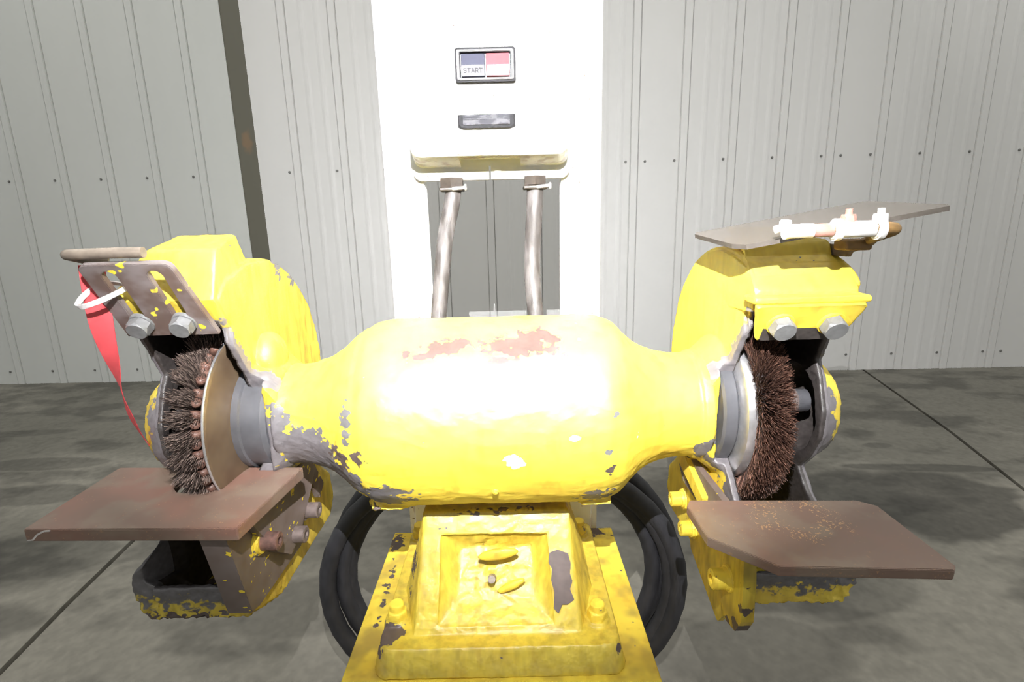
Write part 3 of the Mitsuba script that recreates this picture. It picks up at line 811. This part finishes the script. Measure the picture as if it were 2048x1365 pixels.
rest_l = Polygon([(-549, -197), (-293, -206), (-275, -52), (-550, -38)]).buffer(-3, join_style="mitre").buffer(3)
slot = Polygon([(-440, -20), (-438, -84), (-430, -104), (-418, -116), (-402, -119), (-386, -114), (-374, -100), (-364, -78), (-354, -46), (-346, -20)]).buffer(3).buffer(-3)
rl = put("work_rest", plate(rest_l.difference(slot), -80, -64), "rust_steel", gr, smooth=30, label="left thick brown steel work rest with curved notch")
# its vertical bracket and the lower bracket bolted to the guard
put("bracket", along_x([(-160, -80.5), (-58, -80.5), (40, -96), (64, -120), (30, -150), (-26, -192), (-60, -200), (-100, -168), (-140, -110)], -316, -305), "worn_bracket", rl)
put("lower_bracket", along_x(Polygon([(-192, -84), (-150, -84), (20, -150), (30, -186), (2, -226), (-140, -220), (-160, -214)]).buffer(-3).buffer(3), -326.5, -317), "worn_bracket", rl)
put("front_flange", hull([(x, y, z) for x in (-349, -318) for y, z in ((-192, -84), (-184, -84), (-152, -218), (-160, -216))]), "worn_bracket", rl)
for (y, z), mat in (((18, -174), "screw_steel"), ((-40, -180), "screw_steel"), ((-122, -136), "screw_dark")):
    put("washer", join(washer([-317, y, z], [1, 0, 0], 20, 2.6), washer([-314, y, z], [1, 0, 0], 17, 4)), mat if mat != "screw_dark" else "screw_yellow", rl)
    put("socket_screw", socket_screw([-311, y, z], [1, 0, 0], 12.5, 23), mat, rl, smooth=30)
put("strap", along_x(Polygon([(28, -108), (52, -92), (98, -168), (74, -184)]).buffer(-3).buffer(3), -316.5, -308), "shield_bracket", rl)

rest_r = Polygon([(256, -132), (248, -146), (249, -214), (305, -269), (478, -281), (485, -274), (484, -156), (466, -142)]).buffer(-3).buffer(3)
rr = put("work_rest", plate(rest_r, -97, -85), "rust_steel_right", gr, smooth=30, label="right brown steel work rest with cut front corner")
put("bracket", along_x(Polygon([(-130, -97.2), (30, -97.2), (64, -130), (40, -150), (-40, -150), (-100, -130)]).buffer(-3).buffer(3), 306, 316), "worn_bracket", rr)
put("tie_bar", hull([(x, y, z) for x, y, z in ((300, 36, -92), (322, 30, -94), (322, 44, -120), (300, 44, -120), (298, -66, -122), (322, -70, -112), (322, -66, -140), (298, -62, -140))]), "screw_yellow", rr)
put("lug", along_x(Polygon([(-176, -118), (-140, -112), (-128, -140), (-118, -210), (-124, -246), (-142, -260), (-172, -252), (-186, -226), (-184, -170)]).buffer(-6).buffer(6), 310, 326), "paint_lug", rr, label="yellow chipped lug below the rest")
put("side_plate", along_x(Polygon([(40, -140), (62, -170), (20, -262), (-100, -300), (-128, -262), (-110, -180), (-40, -140)]).buffer(-8).buffer(8), 318, 325.5), "paint_lug", rr)
for (y, z), r in (((66, -198), 12.5), ((12, -220), 12), ((-142, -196), 13.5)):
    d = [-1, 0, 0]
    x0 = 309.5 if y < -100 else 318
    put("washer", join(washer([x0, y, z], d, 18, 2.2), washer([x0 - 3, y, z], d, 15, 3.5)), "screw_yellow", rr)
    put("socket_screw", socket_screw([x0 - 5, y, z], d, r, 18), "screw_yellow", rr, smooth=30)

# ------------------------------------------------------------------ spark guards and eye shields
pa, pb = np.array([0, -99.0, 153.0]), np.array([0, -156.0, 242.0])
pu = (pb - pa) / np.linalg.norm(pb - pa)             # up the slotted bracket
pn = np.cross(pu, [1, 0, 0]) * -1                    # its face: forwards and down
pn = np.cross([1, 0, 0], pu)
if pn[1] > 0:
    pn = -pn
L = float(np.linalg.norm(pb - pa))


def on_bracket(m, at=-396.0):
    """Drawn with x to the right, y up the bracket and z out of its face."""
    ex = np.cross(pu, pn)
    return frame(m, pa + np.array([at, 0, 0]), ex, pu, pn)


sgn = float(np.cross(pu, pn)[0])
outl = Polygon([(-56, -5), (58, -5), (48, L), (-56, L)]).buffer(-10).buffer(10).union(Polygon([(-56, -5), (58, -5), (55.5, 20), (-56, 20)]))
slots_ = [affinity.rotate(LineString([(x, 24), (x, L - 18)]).buffer(8.5), 0) for x in (-27, 25)]
sp1 = outl
for q in slots_:
    sp1 = sp1.difference(q)
if sgn < 0:
    sp1 = affinity.scale(sp1, -1, 1, origin=(0, 0))
sg = put("spark_guard", on_bracket(extrude(sp1.buffer(-0.8), 8).translate([0, 0, 0]) + extrude(sp1, 6.4).translate([0, 0, 0.8])), "shield_bracket", gr, smooth=30, label="brown slotted steel bracket on the left guard")
for x in (-27, 25):
    o = on_bracket(m3.Manifold.sphere(0.1), -396 + x)
    p0 = pa + np.array([-396 + x, 0, 0]) + pu * 17 + pn * 8
    put("washer", washer(p0, pn, 15, 2.5), "zinc", sg)
    put("hex_bolt", hexprism(p0 + pn * 2.5, pn, 13.5, 13, 0.25 + 0.2 * (x > 0)) + cyl(p0 - pn * 24, p0 + pn * 5, 6, 6, 20), "zinc", sg, smooth=20, label="zinc plated hexagon bolt")
rod = [(-373, -163, 251), (-400, -163, 251), (-440, -163, 250.5), (-458, -161, 250), (-464, -152, 249), (-460, -144, 246), (-446, -143, 243), (-428, -143, 241)]
put("shield_rod", tube(rod, 6.0, 18, samples=70), "old_rod", sg, smooth=40, label="bare bent grey rod welded on the bracket")

# right: a short yellow spark guard under the ledge, and the clear eye shield
qa, qb = np.array([0, -112.0, 128.0]), np.array([0, -140.0, 174.0])
qu = (qb - qa) / np.linalg.norm(qb - qa)
qn = np.cross([1, 0, 0], qu)
qn = -qn if qn[1] > 0 else qn
Lq = float(np.linalg.norm(qb - qa))
ex = np.cross(qu, qn)
sq = Polygon([(-51, 0), (51, 0), (66, Lq), (-66, Lq)]) if ex[0] > 0 else Polygon([(-51, 0), (51, 0), (66, Lq), (-66, Lq)])
sg2 = put("spark_guard", cast(frame(extrude(sq.buffer(-3).buffer(3), 9), qa + np.array([382, 0, 0]), ex, qu, qn) + rbox(314, 452, -146, -112, 172, 181, 3), 4, 3, 0.8, 12, 7), "paint_guard_right", gr, smooth=True, label="yellow plate with ledge bolted under the right guard")
for x in (352, 413):
    p0 = qa + np.array([x, 0, 0]) + qu * 27 + qn * 9
    put("washer", washer(p0, qn, 17, 3), "screw_yellow", sg2)
    put("hex_bolt", hexprism(p0 + qn * 3, qn, 15, 13, 0.3), "zinc", sg2, smooth=20)

es = thing("eye_shield", "clear scratched plastic eye shield tilted over the right guard", "eye shield")
A, B, C, D = (np.array(p, float) for p in ((291.0, -147.0, 240.9), (527.7, -147.0, 280.5), (527.7, 4.0, 290.0), (291.0, 16.0, 251.0)))
nrm = np.cross(B - A, D - A)
nrm /= np.linalg.norm(nrm)
quad = [A + (B - A) * 0.03, B - (B - A) * 0.02, B + (C - B) * 0.05, C - (C - B) * 0.05, C - (C - D) * 0.03, D + (C - D) * 0.03, D - (D - A) * 0.08, A + (D - A) * 0.14]
put("panel", hull([q for p in quad for q in (p, p - nrm * 5.6)]), "clear_sheet", es, smooth=False, label="clear plastic sheet")
RY, RZ = -167.7, 257.1
put("rod", tube([(332.4, -167.7, 256.2), (363.0, -167.7, 256.7), (426.0, -167.7, 257.4), (445.8, -166.8, 257.5), (454.8, -159.6, 255.3), (447.6, -148.8, 249.9), (458, -118, 242), (458, -80, 231), (456, -52, 223)], 6.6, 18, samples=90), "dark_rod", es, smooth=40, label="bent brown steel rod")
put("sleeve", cyl([333.3, RY, RZ - 0.7], [359.4, RY, RZ - 0.4], 7.8, 7.8, 28), "galvanized", es)
put("sleeve", cyl([358.5, RY, RZ - 0.4], [381.0, RY, RZ - 0.2], 7.2, 7.2, 28), "rust_pink", es)
put("end_nut", cyl([329.7, RY, RZ - 0.8], [333.8, RY, RZ - 0.8], 8.6, 8.2, 20), "galvanized", es)
put("clamp_tube", cyl([390.0, RY, RZ], [426.0, RY, RZ + 0.3], 8.8, 8.8, 32), "galvanized", es, label="galvanized clamp tube")
for x in (383.7, 429.6):
    put("collar", cyl([x, RY, RZ], [x + 5.5, RY, RZ], 12, 12, 32) + cyl([x - 1.4, RY, RZ], [x + 7, RY, RZ], 10, 10, 32), "galvanized", es)
for x, mat in ((399.9, "rust_pink"), (435.0, "galvanized")):
    put("hex_bolt", hexprism([x, RY + 3, RZ + 6], [0, 0.05, 1], 8.0, 10, 0.2) + cyl([x, RY + 3, RZ + 6], [x, RY + 3.5, RZ + 22], 3.8, 3.6, 16), mat, es, smooth=20)
put("wing_screw", join(hexprism([332.4, RY + 5, RZ + 5], [0.1, 0.1, 1], 6.3, 6.5, 0.2), cyl([322.5, RY + 8, RZ + 1], [337.8, RY + 6, RZ + 6], 4.5, 4, 16)), "galvanized", es, smooth=20)
put("pivot_block", rbox(424, 456, -128, -102, 231, 244, 3), "dark_rod", es)
put("stay", hull([(x, y, z) for x in (443.5, 449) for y, z in ((-100, 222), (-52, 222), (-110, 236), (-52, 236))]), "screw_steel", es)

# ------------------------------------------------------------------ loose things on the grinder
rbn = thing("red_strap", "twisted red plastic strap hanging from the left bracket", "strap")
path = spline([(-457, -132, 237, 33), (-461, -130, 195, 30), (-462, -129, 170, 22), (-462, -127, 140, 2), (-463, -121, 108, -24), (-467, -112, 74, -50), (-472, -100, 42, -36), (-479, -80, 8, -40), (-483, -62, -20, -44)], 70)
cen, th = path[:, :3], np.radians(path[:, 3])
acr = np.stack([np.cos(th), np.sin(th), np.zeros(len(path))], 1)
wid = np.interp(np.linspace(0, 1, 70), [0, 0.25, 0.6, 0.8, 1], [25, 25, 20, 14, 7])
scene[rbn] = mikit.ply(world(ribbon(cen, acr, wid, 0.9)), "red_band", smooth=40)
zt = thing("cable_tie", "white plastic cable tie looped through the slot of the left bracket", "cable tie")
loop = spline([(-421, -141, 207), (-432, -152, 200), (-450, -158, 193), (-463, -156, 191), (-469, -146, 196), (-466, -135, 205), (-455, -126, 213), (-440, -124, 214), (-427, -128, 212), (-420, -136, 209), (-421, -141, 207)], 90)
nz = np.cross(loop[20] - loop[50], loop[35] - loop[50])
scene[zt] = mikit.ply(world(ribbon(loop, np.tile(nz / np.linalg.norm(nz), (len(loop), 1)) * [1, 1, 1], 6.0, 1.3)), "white_nylon", smooth=40)

# heavy black cable coiled behind the stand
cc = thing("coiled_cable", "thick black rubber cable coiled in hanging loops behind the pedestal", "cable")
pts = []
turns = [(392, 318, 0, 262), (388, 312, 0, 266), (350, 300, -4, 300), (346, 296, 6, 304), (392, 330, 4, 338)]
steps = 40
for k, (rx, rz, dx, yy) in enumerate(turns):
    nx = turns[min(k + 1, len(turns) - 1)]
    for i in range(steps):
        f = i / steps
        a = -math.pi / 2 + 2 * math.pi * f
        pts.append((-4 + dx + (rx + (nx[0] - rx) * f) * math.cos(a), yy + (nx[3] - yy) * f + 6 * math.sin(3 * a + k), -520 + (rz + (nx[1] - rz) * f) * math.sin(a)))
scene[cc] = mikit.ply(world(tube(pts, 18.5, 18)), "rubber", smooth=True)
